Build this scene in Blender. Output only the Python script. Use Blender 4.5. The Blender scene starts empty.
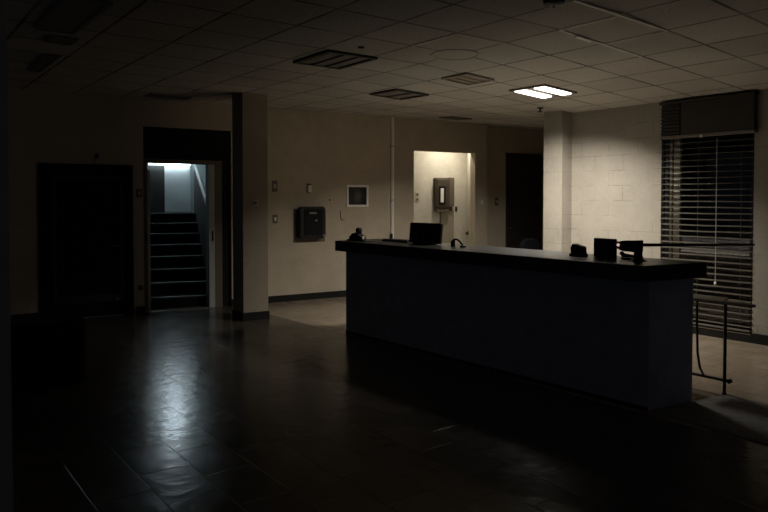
import bpy, bmesh, math, random
from mathutils import Vector, Matrix
random.seed(4)
scene = bpy.context.scene
COL = scene.collection
R = math.radians

# ------------------------------------------------------------------ materials
def mat(name, col, rough=0.6, metal=0.0, var=0.0, vscale=6.0, bump=0.0, bscale=40.0, spec=0.5, emit=None, estr=0.0):
    m = bpy.data.materials.new(name); m.use_nodes = True
    nt = m.node_tree; b = nt.nodes['Principled BSDF']
    b.inputs['Base Color'].default_value = (*col, 1)
    b.inputs['Roughness'].default_value = rough
    b.inputs['Metallic'].default_value = metal
    b.inputs['Specular IOR Level'].default_value = spec
    if emit:
        b.inputs['Emission Color'].default_value = (*emit, 1)
        b.inputs['Emission Strength'].default_value = estr
    if var or bump:
        tc = nt.nodes.new('ShaderNodeTexCoord')
    if var:
        n = nt.nodes.new('ShaderNodeTexNoise'); n.inputs['Scale'].default_value = vscale; n.inputs['Detail'].default_value = 6
        nt.links.new(tc.outputs['Object'], n.inputs['Vector'])
        r = nt.nodes.new('ShaderNodeMapRange')
        r.inputs['From Min'].default_value = 0.3; r.inputs['From Max'].default_value = 0.7
        r.inputs['To Min'].default_value = 1 - var; r.inputs['To Max'].default_value = 1 + var
        nt.links.new(n.outputs['Fac'], r.inputs['Value'])
        mx = nt.nodes.new('ShaderNodeVectorMath'); mx.operation = 'SCALE'
        mx.inputs[0].default_value = col
        nt.links.new(r.outputs['Result'], mx.inputs['Scale'])
        nt.links.new(mx.outputs['Vector'], b.inputs['Base Color'])
    if bump:
        n2 = nt.nodes.new('ShaderNodeTexNoise'); n2.inputs['Scale'].default_value = bscale; n2.inputs['Detail'].default_value = 5
        nt.links.new(tc.outputs['Object'], n2.inputs['Vector'])
        bp = nt.nodes.new('ShaderNodeBump'); bp.inputs['Strength'].default_value = bump; bp.inputs['Distance'].default_value = 0.01
        nt.links.new(n2.outputs['Fac'], bp.inputs['Height'])
        nt.links.new(bp.outputs['Normal'], b.inputs['Normal'])
    return m

def math_node(nt, op, a, b=None, clamp=False):
    n = nt.nodes.new('ShaderNodeMath'); n.operation = op; n.use_clamp = clamp
    for i, v in enumerate((a, b)):
        if v is None: continue
        if isinstance(v, (int, float)): n.inputs[i].default_value = v
        else: nt.links.new(v, n.inputs[i])
    return n.outputs[0]

def grid_mask(nt, coord, period, offset, width, soft=0.0):
    """1 on a line of WIDTH every PERIOD along one coordinate."""
    s = math_node(nt, 'SUBTRACT', coord, offset)
    s = math_node(nt, 'DIVIDE', s, period)
    s = math_node(nt, 'FRACT', s)
    s = math_node(nt, 'SUBTRACT', s, 0.5)
    s = math_node(nt, 'ABSOLUTE', s)
    return math_node(nt, 'GREATER_THAN', s, 0.5 - width / (2 * period))

def plaster_material(name, col, block=False):
    """painted masonry: mottled paint, fine bump, faint block joints"""
    m = mat(name, col, 0.75, spec=0.25)
    nt = m.node_tree; b = nt.nodes['Principled BSDF']
    tc = nt.nodes.new('ShaderNodeTexCoord')
    n1 = nt.nodes.new('ShaderNodeTexNoise'); n1.inputs['Scale'].default_value = 2.2; n1.inputs['Detail'].default_value = 8; n1.inputs['Roughness'].default_value = 0.65
    n2 = nt.nodes.new('ShaderNodeTexNoise'); n2.inputs['Scale'].default_value = 30; n2.inputs['Detail'].default_value = 4
    for n in (n1, n2): nt.links.new(tc.outputs['Object'], n.inputs['Vector'])
    s = math_node(nt, 'MULTIPLY_ADD', n1.outputs['Fac'], 0.5); s.node.inputs[2].default_value = 0.64
    s2 = math_node(nt, 'MULTIPLY_ADD', n2.outputs['Fac'], 0.22); s2.node.inputs[2].default_value = 0.89
    s = math_node(nt, 'MULTIPLY', s, s2)
    hgt = n2.outputs['Fac']
    if block:
        sep = nt.nodes.new('ShaderNodeSeparateXYZ'); nt.links.new(tc.outputs['Object'], sep.inputs[0])
        cmb = nt.nodes.new('ShaderNodeCombineXYZ')
        along = math_node(nt, 'ADD', sep.outputs[0], sep.outputs[1])
        nt.links.new(along, cmb.inputs[0]); nt.links.new(sep.outputs[2], cmb.inputs[1])
        br = nt.nodes.new('ShaderNodeTexBrick')
        br.inputs['Scale'].default_value = 1; br.inputs['Mortar Size'].default_value = 0.005
        br.inputs['Brick Width'].default_value = 0.42; br.inputs['Row Height'].default_value = 0.195
        br.inputs['Color1'].default_value = br.inputs['Color2'].default_value = (1, 1, 1, 1); br.inputs['Mortar'].default_value = (0, 0, 0, 1)
        nt.links.new(cmb.outputs[0], br.inputs['Vector'])
        # joints are painted over: only partly visible
        n3 = nt.nodes.new('ShaderNodeTexNoise'); n3.inputs['Scale'].default_value = 3.0; n3.inputs['Detail'].default_value = 3
        nt.links.new(tc.outputs['Object'], n3.inputs['Vector'])
        j = math_node(nt, 'SUBTRACT', 1.0, br.outputs['Color'])
        vis = math_node(nt, 'SUBTRACT', n3.outputs['Fac'], 0.44, True)
        j = math_node(nt, 'MULTIPLY', j, vis)
        j = math_node(nt, 'MULTIPLY', j, 1.5)
        s = math_node(nt, 'MULTIPLY', s, math_node(nt, 'SUBTRACT', 1.0, j))
        hgt = math_node(nt, 'SUBTRACT', hgt, j)
    mx = nt.nodes.new('ShaderNodeVectorMath'); mx.operation = 'SCALE'; mx.inputs[0].default_value = col
    nt.links.new(s, mx.inputs['Scale']); nt.links.new(mx.outputs[0], b.inputs['Base Color'])
    bp = nt.nodes.new('ShaderNodeBump'); bp.inputs['Strength'].default_value = 0.35; bp.inputs['Distance'].default_value = 0.006
    nt.links.new(hgt, bp.inputs['Height']); nt.links.new(bp.outputs[0], b.inputs['Normal'])
    return m

def ceiling_material():
    m = mat('ceiling_tiles', (0.46, 0.44, 0.405), 0.9, spec=0.15)
    nt = m.node_tree; b = nt.nodes['Principled BSDF']
    tc = nt.nodes.new('ShaderNodeTexCoord'); sep = nt.nodes.new('ShaderNodeSeparateXYZ')
    nt.links.new(tc.outputs['Object'], sep.inputs[0])
    gx = grid_mask(nt, sep.outputs[0], 0.585, 3.885, 0.026)
    gy = grid_mask(nt, sep.outputs[1], 0.585, 2.97, 0.026)
    g = math_node(nt, 'MAXIMUM', gx, gy)
    n1 = nt.nodes.new('ShaderNodeTexNoise'); n1.inputs['Scale'].default_value = 1.1; n1.inputs['Detail'].default_value = 7
    n2 = nt.nodes.new('ShaderNodeTexVoronoi'); n2.inputs['Scale'].default_value = 60
    n4 = nt.nodes.new('ShaderNodeTexNoise'); n4.inputs['Scale'].default_value = 2.7; n4.inputs['Detail'].default_value = 2
    for n in (n1, n2, n4): nt.links.new(tc.outputs['Object'], n.inputs['Vector'])
    wn = nt.nodes.new('ShaderNodeTexWhiteNoise'); wn.noise_dimensions = '2D'
    fx = math_node(nt, 'FLOOR', math_node(nt, 'DIVIDE', math_node(nt, 'SUBTRACT', sep.outputs[0], 3.885), 0.585))
    fy = math_node(nt, 'FLOOR', math_node(nt, 'DIVIDE', math_node(nt, 'SUBTRACT', sep.outputs[1], 2.97), 0.585))
    cb = nt.nodes.new('ShaderNodeCombineXYZ'); nt.links.new(fx, cb.inputs[0]); nt.links.new(fy, cb.inputs[1])
    nt.links.new(cb.outputs[0], wn.inputs['Vector'])
    s = math_node(nt, 'MULTIPLY_ADD', n1.outputs['Fac'], 0.5); s.node.inputs[2].default_value = 0.7
    t = math_node(nt, 'MULTIPLY_ADD', wn.outputs['Value'], 0.16); t.node.inputs[2].default_value = 0.92
    s = math_node(nt, 'MULTIPLY', s, t)
    v = math_node(nt, 'MULTIPLY_ADD', n2.outputs['Distance'], 0.25); v.node.inputs[2].default_value = 0.9
    s = math_node(nt, 'MULTIPLY', s, v)
    gd = math_node(nt, 'MULTIPLY', g, math_node(nt, 'MULTIPLY', n4.outputs['Fac'], 1.15))
    s = math_node(nt, 'MULTIPLY', s, math_node(nt, 'SUBTRACT', 1.0, gd, True))
    mx = nt.nodes.new('ShaderNodeVectorMath'); mx.operation = 'SCALE'; mx.inputs[0].default_value = (0.46, 0.44, 0.405)
    nt.links.new(s, mx.inputs['Scale']); nt.links.new(mx.outputs[0], b.inputs['Base Color'])
    bp = nt.nodes.new('ShaderNodeBump'); bp.inputs['Strength'].default_value = 0.5; bp.inputs['Distance'].default_value = 0.01
    h = math_node(nt, 'SUBTRACT', n2.outputs['Distance'], math_node(nt, 'MULTIPLY', g, 1.5))
    nt.links.new(h, bp.inputs['Height']); nt.links.new(bp.outputs[0], b.inputs['Normal'])
    return m

def floor_material(name, col, c2=0.68, mortar=0.25):
    m = mat(name, col, 0.3, spec=0.2)
    nt = m.node_tree; b = nt.nodes['Principled BSDF']
    tc = nt.nodes.new('ShaderNodeTexCoord'); sep = nt.nodes.new('ShaderNodeSeparateXYZ')
    nt.links.new(tc.outputs['Object'], sep.inputs[0])
    cb = nt.nodes.new('ShaderNodeCombineXYZ')
    nt.links.new(sep.outputs[1], cb.inputs[0]); nt.links.new(sep.outputs[0], cb.inputs[1])
    br = nt.nodes.new('ShaderNodeTexBrick'); br.inputs['Scale'].default_value = 1
    br.inputs['Mortar Size'].default_value = 0.006; br.inputs['Mortar Smooth'].default_value = 0.4
    br.inputs['Brick Width'].default_value = 0.46; br.inputs['Row Height'].default_value = 0.3
    br.inputs['Color1'].default_value = (0.9, 0.9, 0.9, 1); br.inputs['Color2'].default_value = (c2, c2, c2, 1); br.inputs['Mortar'].default_value = (mortar, mortar, mortar, 1)
    nt.links.new(cb.outputs[0], br.inputs['Vector'])
    n1 = nt.nodes.new('ShaderNodeTexNoise'); n1.inputs['Scale'].default_value = 3.5; n1.inputs['Detail'].default_value = 8; n1.inputs['Roughness'].default_value = 0.7
    n2 = nt.nodes.new('ShaderNodeTexNoise'); n2.inputs['Scale'].default_value = 9; n2.inputs['Detail'].default_value = 3
    for n in (n1, n2): nt.links.new(tc.outputs['Object'], n.inputs['Vector'])
    s = math_node(nt, 'MULTIPLY_ADD', n1.outputs['Fac'], 0.8); s.node.inputs[2].default_value = 0.6
    s = math_node(nt, 'MULTIPLY', s, br.outputs['Color'])
    mx = nt.nodes.new('ShaderNodeVectorMath'); mx.operation = 'SCALE'; mx.inputs[0].default_value = col
    nt.links.new(s, mx.inputs['Scale']); nt.links.new(mx.outputs[0], b.inputs['Base Color'])
    r = math_node(nt, 'MULTIPLY_ADD', n1.outputs['Fac'], 0.2); r.node.inputs[2].default_value = 0.10
    nt.links.new(r, b.inputs['Roughness'])
    h = math_node(nt, 'ADD', math_node(nt, 'MULTIPLY', br.outputs['Color'], 1.6), math_node(nt, 'MULTIPLY', n2.outputs['Fac'], 1.6))
    bp = nt.nodes.new('ShaderNodeBump'); bp.inputs['Strength'].default_value = 0.3; bp.inputs['Distance'].default_value = 0.006
    nt.links.new(h, bp.inputs['Height']); nt.links.new(bp.outputs[0], b.inputs['Normal'])
    return m

M = {}
M['wall'] = plaster_material('tan_painted_plaster', (0.55, 0.475, 0.37))
M['pillar'] = plaster_material('brown_pillar_paint', (0.34, 0.29, 0.225))  # wall plaster darkened to put the pillar's weaker light into its colour
M['block'] = plaster_material('tan_painted_block', (0.345, 0.312, 0.266), True)
M['niche'] = plaster_material('cream_paint', (0.66, 0.615, 0.51))
M['ceiling'] = ceiling_material()
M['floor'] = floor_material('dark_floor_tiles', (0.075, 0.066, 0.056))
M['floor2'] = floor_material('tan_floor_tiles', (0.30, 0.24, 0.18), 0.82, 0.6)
M['base'] = mat('black_vinyl_base', (0.012, 0.0115, 0.011), 0.6, var=0.3, spec=0.2)
M['black'] = mat('black_plastic', (0.006, 0.006, 0.007), 0.45, spec=0.3)
M['blackmatte'] = mat('matte_black', (0.008, 0.008, 0.009), 0.75, spec=0.2)
M['blackmetal'] = mat('black_metal', (0.015, 0.014, 0.013), 0.35, 0.6)
M['darkdoor'] = mat('dark_door_paint', (0.006, 0.006, 0.008), 0.6, spec=0.2, var=0.25, vscale=3)
M['darkframe'] = mat('dark_door_frame', (0.02, 0.02, 0.022), 0.5)
M['browndoor'] = mat('dark_brown_door', (0.028, 0.023, 0.019), 0.6, var=0.25, vscale=4)
M['desk'] = mat('charcoal_panel', (0.42, 0.41, 0.46), 0.7, var=0.12, vscale=8, bump=0.6, bscale=25, spec=0.25)
M['worktop'] = mat('black_worktop', (0.011, 0.011, 0.012), 0.34, spec=0.55)
M['jamb'] = mat('pale_grey_paint', (0.4, 0.42, 0.41), 0.5, var=0.1)
M['steelgrey'] = mat('grey_metal', (0.2, 0.2, 0.19), 0.4, 0.5)
M['white'] = mat('white_paint', (0.85, 0.83, 0.78), 0.5)
M['plate'] = mat('wall_plate', (0.5, 0.46, 0.38), 0.45)
M['darkplate'] = mat('brown_wall_plate', (0.13, 0.1, 0.075), 0.5)
M['bronze'] = mat('bronze_metal', (0.08, 0.065, 0.046), 0.45, 0.3, var=0.2)
M['carpet'] = mat('dark_stair_carpet', (0.008, 0.0085, 0.010), 0.95, var=0.3, vscale=30, spec=0.1)
M['nosing'] = mat('grey_nosing', (0.035, 0.039, 0.04), 0.5)
M['stairwall'] = mat('stairwell_paint', (0.55, 0.6, 0.6), 0.75, var=0.08)
M['stairdark'] = mat('stairwell_dark_panel', (0.05, 0.046, 0.04), 0.7)
M['blind'] = mat('blind_slat', (0.12, 0.108, 0.09), 0.5, var=0.1)
M['valance'] = mat('valance_brown', (0.022, 0.0185, 0.0145), 0.6, var=0.2, vscale=10)
M['cream'] = mat('cream_frame', (0.5, 0.45, 0.36), 0.5)
M['cord'] = mat('white_cord', (0.36, 0.34, 0.3), 0.6)
M['rubber'] = mat('grey_rubber_mat', (0.16, 0.157, 0.155), 0.8, var=0.25, vscale=20, spec=0.2)
M['tabletop'] = mat('tan_laminate', (0.17, 0.145, 0.11), 0.5, var=0.1)
M['stool'] = mat('black_upholstery', (0.004, 0.004, 0.005), 0.9, spec=0.05)
M['ventdark'] = mat('dark_vent', (0.035, 0.033, 0.03), 0.6)
M['ventgrey'] = mat('grey_vent_blades', (0.15, 0.138, 0.12), 0.6)
M['stain'] = mat('brown_vent', (0.27, 0.235, 0.19), 0.8)
M['gridbar'] = mat('pale_grid_bar', (0.85, 0.82, 0.75), 0.4)
M['spkr'] = mat('ceiling_speaker_grey', (0.4, 0.375, 0.335), 0.8)
M['red'] = mat('dull_red_plastic', (0.3, 0.06, 0.04), 0.4)
M['lens'] = mat('pale_lens', (0.75, 0.7, 0.65), 0.25)
M['lamp'] = mat('lit_tube', (0.9, 0.9, 0.9), 0.5, emit=(1.0, 0.93, 0.80), estr=4.0)
M['nichelamp'] = mat('lit_niche_lamp', (0.9, 0.9, 0.9), 0.5, emit=(1.0, 0.92, 0.74), estr=8.0)
M['coldlamp'] = mat('lit_cold_tube', (0.9, 0.9, 0.9), 0.5, emit=(0.72, 0.9, 1.0), estr=14.0)
M['outside'] = mat('dark_outside_wall', (0.003, 0.003, 0.003), 0.9)
M['worklam'] = mat('cream_laminate', (0.82, 0.78, 0.68), 0.6)
M['panel'] = mat('tan_panel', (0.33, 0.29, 0.22), 0.6)
M['coldpanel'] = mat('lit_cold_panel', (0.9, 0.9, 0.9), 0.5, emit=(0.74, 0.9, 1.0), estr=24.0)
M['ventmid'] = mat('dusty_vent', (0.2, 0.19, 0.175), 0.7)
M['paleboard'] = mat('pale_board', (0.8, 0.84, 0.84), 0.7)
M['led'] = mat('lit_indicator', (0.9, 0.8, 0.78), 0.3, emit=(1.0, 0.78, 0.72), estr=0.55)
M['unlit'] = mat('unlit_diffuser', (0.06, 0.062, 0.066), 0.5)

def glass_material():
    m = bpy.data.materials.new('window_glass'); m.use_nodes = True
    nt = m.node_tree; nt.nodes.clear()
    out = nt.nodes.new('ShaderNodeOutputMaterial'); mix = nt.nodes.new('ShaderNodeMixShader')
    tr = nt.nodes.new('ShaderNodeBsdfTransparent'); gl = nt.nodes.new('ShaderNodeBsdfGlossy'); gl.inputs['Roughness'].default_value = 0.02
    fr = nt.nodes.new('ShaderNodeFresnel'); fr.inputs['IOR'].default_value = 1.45
    nt.links.new(fr.outputs[0], mix.inputs[0]); nt.links.new(tr.outputs[0], mix.inputs[1]); nt.links.new(gl.outputs[0], mix.inputs[2])
    nt.links.new(mix.outputs[0], out.inputs['Surface'])
    return m
M['glass'] = glass_material()

def picture_material():
    m = mat('dark_photo_print', (0.02, 0.02, 0.022), 0.3)
    nt = m.node_tree; b = nt.nodes['Principled BSDF']
    tc = nt.nodes.new('ShaderNodeTexCoord')
    g = nt.nodes.new('ShaderNodeTexGradient'); g.gradient_type = 'SPHERICAL'
    mp = nt.nodes.new('ShaderNodeMapping'); mp.inputs['Scale'].default_value = (11, 11, 7); mp.inputs['Location'].default_value = (-0.1, 0, 0.1)
    nz = nt.nodes.new('ShaderNodeTexNoise'); nz.inputs['Scale'].default_value = 22
    nt.links.new(tc.outputs['Object'], mp.inputs['Vector']); nt.links.new(mp.outputs[0], g.inputs['Vector'])
    nt.links.new(tc.outputs['Object'], nz.inputs['Vector'])
    f = math_node(nt, 'MULTIPLY', g.outputs['Fac'], math_node(nt, 'MULTIPLY', nz.outputs['Fac'], 1.2))
    f = math_node(nt, 'MULTIPLY_ADD', f, 0.16); f.node.inputs[2].default_value = 0.008
    nt.links.new(f, b.inputs['Base Color'])
    return m
M['picture'] = picture_material()

# ------------------------------------------------------------------ mesh helpers
class MB:
    def __init__(self): self.bm = bmesh.new()
    def box(self, x0, x1, y0, y1, z0, z1, bev=0.0):
        vs = [self.bm.verts.new((x, y, z)) for x in (x0, x1) for y in (y0, y1) for z in (z0, z1)]
        F = [(0, 1, 3, 2), (4, 6, 7, 5), (0, 4, 5, 1), (2, 3, 7, 6), (0, 2, 6, 4), (1, 5, 7, 3)]
        fs = [self.bm.faces.new([vs[i] for i in f]) for f in F]
        if bev > 0:
            es = list({e for f in fs for e in f.edges})
            bmesh.ops.bevel(self.bm, geom=es, offset=bev, segments=2, affect='EDGES', profile=0.5)
        return self
    def prism(self, pts, z0, z1, bev=0.0):
        """vertical prism over a ground polygon"""
        a = [self.bm.verts.new((p[0], p[1], z0)) for p in pts]; b = [self.bm.verts.new((p[0], p[1], z1)) for p in pts]
        n = len(pts); fs = [self.bm.faces.new(a[::-1]), self.bm.faces.new(b)]
        for i in range(n): fs.append(self.bm.faces.new((a[i], a[(i + 1) % n], b[(i + 1) % n], b[i])))
        if bev > 0:
            bmesh.ops.bevel(self.bm, geom=list({e for f in fs for e in f.edges}), offset=bev, segments=2, affect='EDGES', profile=0.5)
        return self
    def side_prism(self, pts, x0, x1, bev=0.0):
        """profile (y, z) pulled along x"""
        a = [self.bm.verts.new((x0, p[0], p[1])) for p in pts]; b = [self.bm.verts.new((x1, p[0], p[1])) for p in pts]
        n = len(pts); fs = [self.bm.faces.new(a), self.bm.faces.new(b[::-1])]
        for i in range(n): fs.append(self.bm.faces.new((a[i], b[i], b[(i + 1) % n], a[(i + 1) % n])))
        if bev > 0:
            bmesh.ops.bevel(self.bm, geom=list({e for f in fs for e in f.edges}), offset=bev, segments=2, affect='EDGES', profile=0.5)
        return self
    def front_prism(self, pts, y0, y1, bev=0.0):
        """profile (x, z) pulled along y"""
        a = [self.bm.verts.new((p[0], y0, p[1])) for p in pts]; b = [self.bm.verts.new((p[0], y1, p[1])) for p in pts]
        n = len(pts); fs = [self.bm.faces.new(a), self.bm.faces.new(b[::-1])]
        for i in range(n): fs.append(self.bm.faces.new((a[i], b[i], b[(i + 1) % n], a[(i + 1) % n])))
        if bev > 0:
            bmesh.ops.bevel(self.bm, geom=list({e for f in fs for e in f.edges}), offset=bev, segments=2, affect='EDGES', profile=0.5)
        return self
    def tube(self, pts, r, seg=10):
        pts = [Vector(p) for p in pts]; rings = []
        for i, p in enumerate(pts):
            d = (pts[min(i + 1, len(pts) - 1)] - pts[max(i - 1, 0)]).normalized()
            u = d.cross(Vector((0.123, 0.31, 0.94))).normalized() if abs(d.z) < 0.9 else d.cross(Vector((1, 0, 0))).normalized()
            v = d.cross(u)
            rr = r[i] if isinstance(r, (list, tuple)) else r
            rings.append([self.bm.verts.new(p + u * math.cos(2 * math.pi * k / seg) * rr + v * math.sin(2 * math.pi * k / seg) * rr) for k in range(seg)])
        for a, b in zip(rings, rings[1:]):
            for k in range(seg):
                self.bm.faces.new((a[k], a[(k + 1) % seg], b[(k + 1) % seg], b[k]))
        self.bm.faces.new(rings[0][::-1]); self.bm.faces.new(rings[-1])
        return self
    def lathe(self, prof, c=(0, 0, 0), axis='z', seg=24):
        """profile (radius, height) turned about an axis through c"""
        rings = []
        for (rad, h) in prof:
            ring = []
            for k in range(seg):
                a = 2 * math.pi * k / seg; x, y = rad * math.cos(a), rad * math.sin(a)
                v = {'z': (x, y, h), 'y': (x, h, y), 'x': (h, x, y)}[axis]
                ring.append(self.bm.verts.new((c[0] + v[0], c[1] + v[1], c[2] + v[2])))
            rings.append(ring)
        for a, b in zip(rings, rings[1:]):
            for k in range(seg): self.bm.faces.new((a[k], a[(k + 1) % seg], b[(k + 1) % seg], b[k]))
        self.bm.faces.new(rings[0][::-1]); self.bm.faces.new(rings[-1])
        return self
    def build(self, name, m, parent=None, smooth=False):
        bmesh.ops.recalc_face_normals(self.bm, faces=self.bm.faces)
        me = bpy.data.meshes.new(name); self.bm.to_mesh(me); self.bm.free()
        if smooth:
            for p in me.polygons: p.use_smooth = True
            try: me.set_sharp_from_angle(angle=R(40))
            except Exception: pass
        me.materials.append(m)
        o = bpy.data.objects.new(name, me); COL.objects.link(o)
        if parent is not None: o.parent = parent
        return o

def tag(o, label, cat, group=None):
    o['label'] = label; o['category'] = cat
    if group: o['group'] = group
    return o
def thing(name, label, cat, loc=(0, 0, 0), rz=0.0, group=None):
    o = bpy.data.objects.new(name, None); COL.objects.link(o)
    o.empty_display_size = 0.1
    o.location = loc; o.rotation_euler = (0, 0, rz)
    return tag(o, label, cat, group)
def struct(o): o['kind'] = 'structure'; return o
def struct_root(name, loc=(0, 0, 0), rz=0.0):
    o = bpy.data.objects.new(name, None); COL.objects.link(o); o.location = loc; o.rotation_euler = (0, 0, rz); return struct(o)
def copy_tree(o, parent=None):
    c = o.copy(); COL.objects.link(c)
    if parent is not None: c.parent = parent
    for ch in list(o.children): copy_tree(ch, c)
    return c

# ------------------------------------------------------------------ the room's layout (metres)
BWROT = R(-5.8)                                   # the back wall is a little off square
BD = Vector((math.cos(BWROT), math.sin(BWROT), 0)); BN = Vector((-BD.y, BD.x, 0))
BWD = 9.72
BORG = BN * BWD                                   # origin of the back wall: x along the wall, y behind it
def W(u, off=0.0, z=0.0): p = BORG + BD * u - BN * off; return (p.x, p.y, z)
def ceil_h(x, y): return 2.95 - 0.06 * max(0.0, x - 4.5) * min(1.0, max(0.0, (8.9 - y) / 3.0))
def on_wall(o): o.location = BORG; o.rotation_euler = (0, 0, BWROT); return o

# floor and ceiling
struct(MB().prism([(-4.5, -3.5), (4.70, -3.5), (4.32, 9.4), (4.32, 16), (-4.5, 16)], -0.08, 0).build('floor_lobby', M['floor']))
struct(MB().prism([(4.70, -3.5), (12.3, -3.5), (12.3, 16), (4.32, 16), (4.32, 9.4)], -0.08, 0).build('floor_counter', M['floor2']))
bm = bmesh.new(); nx, ny = 56, 50; vs = []
for i in range(nx + 1):
    for j in range(ny + 1):
        x = -4.5 + 16.8 * i / nx; y = -3.5 + 14.2 * j / ny
        vs.append(bm.verts.new((x, y, ceil_h(x, y))))
for i in range(nx):
    for j in range(ny):
        a = i * (ny + 1) + j; bm.faces.new((vs[a], vs[a + 1], vs[a + ny + 2], vs[a + ny + 1]))
ext = bmesh.ops.extrude_face_region(bm, geom=list(bm.faces))
for v in [g for g in ext['geom'] if isinstance(g, bmesh.types.BMVert)]: v.co.z = 3.12
mb = MB(); mb.bm.free(); mb.bm = bm
struct(mb.build('ceiling', M['ceiling']))

# back wall with its openings (local x = along the wall, y = depth behind it)
T = 0.14
b = MB()
def seg(x0, x1, z0, z1, y0=0.0, y1=T): b.box(x0, x1, y0, y1, z0, z1)
seg(-5.0, 0.78, 0, 3.05); seg(0.78, 1.86, 2.0, 3.05); seg(1.86, 2.04, 0, 3.05)
seg(2.04, 3.28, 2.58, 3.05); seg(3.28, 6.51, 0, 3.05); seg(6.51, 7.85, 2.415, 3.05); seg(7.85, 8.12, 0, 3.05)
seg(8.12, 8.26, 0, 3.05, T, 0.50)                                  # return of the set-back bay
on_wall(struct(b.build('wall_back', M['wall'])))
b = MB()
seg(8.26, 8.93, 0, 3.05, 0.36, 0.50); seg(8.93, 9.81, 2.47, 3.05, 0.36, 0.50); seg(9.81, 11.6, 0, 3.05, 0.36, 0.50)
on_wall(struct(b.build('wall_bay', M['wall'])))
# niche behind the counter (splayed right side, lamp tucked up behind the opening's head)
on_wall(struct(MB().box(6.40, 8.50, 0.95, 1.05, 0, 3.05).build('wall_niche_back', M['niche'])))
on_wall(struct(MB().prism([(7.85, T), (8.39, 0.95), (8.45, 0.95), (7.92, T)], 0, 2.90).build('wall_niche_right', M['niche'])))
on_wall(struct(MB().prism([(6.51, T), (6.42, T), (6.42, 0.95), (6.51, 0.95)], 0, 2.90).build('wall_niche_left', M['niche'])))
on_wall(struct(MB().prism([(6.51, T), (7.85, T), (8.39, 0.95), (6.51, 0.95)], 2.90, 2.945).build('ceiling_niche', M['niche'])))

# right wall with the shop window
RX = 7.70
b = MB()
b.box(RX, RX + 0.16, -3.4, 3.49, 0, 2.9); b.box(RX, RX + 0.16, 4.58, 6.22, 0, 2.9)
b.box(RX, RX + 0.16, 3.49, 4.58, 0, 0.10); b.box(RX, RX + 0.16, 3.49, 4.58, 2.735, 2.9)
struct(b.build('wall_right', M['block']))
struct(MB().box(7.485, RX, 5.905, 6.22, 0, 2.9, 0.006).build('pillar_right', M['block']))
struct(MB().box(11.9, 12.05, 6.0, 9.8, 0, 3.05).build('wall_passage', M['wall']))
struct(MB().box(RX + 0.16, 12.05, 6.06, 6.22, 0, 3.05).build('wall_passage_side', M['wall']))
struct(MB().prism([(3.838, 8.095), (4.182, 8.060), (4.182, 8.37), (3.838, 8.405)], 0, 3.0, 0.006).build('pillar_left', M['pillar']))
struct(MB().box(-3.2, 0.318, 2.2, 2.36, 0, 3.0).build('wall_left', M['wall']))

struct(MB().box(9.4, 9.55, -3.0, 6.06, 0, 3.6).build('wall_outside', M['outside']))  # added black slab, blocks world light behind the window

# baseboards
b = MB()
for x0, x1 in ((-5, 0.70), (1.92, 2.04), (3.28, 6.51), (7.85, 8.12)): b.box(x0, x1, -0.014, 0, 0, 0.10)
on_wall(struct(b.build('baseboard_back', M['base'])))
b = MB()
b.box(RX - 0.014, RX, -3.4, 3.47, 0, 0.11); b.box(RX - 0.014, RX, 3.47, 4.6, 0, 0.10); b.box(RX - 0.014, RX, 4.6, 5.90, 0, 0.11)
struct(b.build('baseboard_right', M['base']))
struct(MB().prism([(3.826, 8.084), (4.192, 8.046), (4.192, 8.38), (3.826, 8.417)], 0, 0.105, 0.004).build('baseboard_pillar', M['base']))

# ------------------------------------------------------------------ left dark door
d = on_wall(struct_root('door_1'))
f = MB()
f.box(0.735, 0.86, -0.02, T, 0, 2.04, 0.006); f.box(1.80, 1.895, -0.02, T, 0, 2.04, 0.006); f.box(0.86, 1.80, -0.02, T, 1.92, 2.04, 0.006)
f.build('door_frame', M['blackmatte'], d)
f = MB(); f.box(0.80, 1.84, 0.03, 0.075, 0.012, 1.96)
f.build('door_leaf', M['darkdoor'], d)
f = MB()
f.box(0.90, 0.955, 0.012, 0.03, 0.20, 1.90); f.box(1.735, 1.775, 0.012, 0.03, 0.20, 1.90); f.box(0.955, 1.735, 0.012, 0.03, 1.84, 1.90); f.box(0.955, 1.735, 0.012, 0.03, 0.20, 0.30)
f.build('door_molding', M['darkframe'], d)
f = MB(); f.tube([(1.70, 0.012, 0.95), (1.70, -0.03, 0.95), (1.62, -0.035, 0.95)], 0.011); f.build('door_handle', M['steelgrey'], d)
f = MB(); f.box(1.66, 1.71, 0.005, 0.03, 0.20, 0.25, 0.004); f.build('door_bumper', M['darkplate'], d)
f = MB(); f.lathe([(0.0, 0.03), (0.014, 0.03), (0.014, 0.02), (0.006, 0.012), (0.0, 0.012)], (1.6, 0, 1.70), 'y', 12); f.build('peephole', M['steelgrey'], d)

t = on_wall(thing('door_sensor', 'small brass and black sensor on the wall just above the dark door', 'sensor')); t.location = W(1.445, 0, 2.07); t.rotation_euler = (0, 0, BWROT)
MB().box(-0.022, 0.022, -0.03, 0, 0.05, 0.11, 0.006).build('body', M['black'], t)
MB().box(-0.014, 0.016, -0.028, 0, 0.0, 0.045, 0.005).build('bracket', M['plate'], t)

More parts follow.
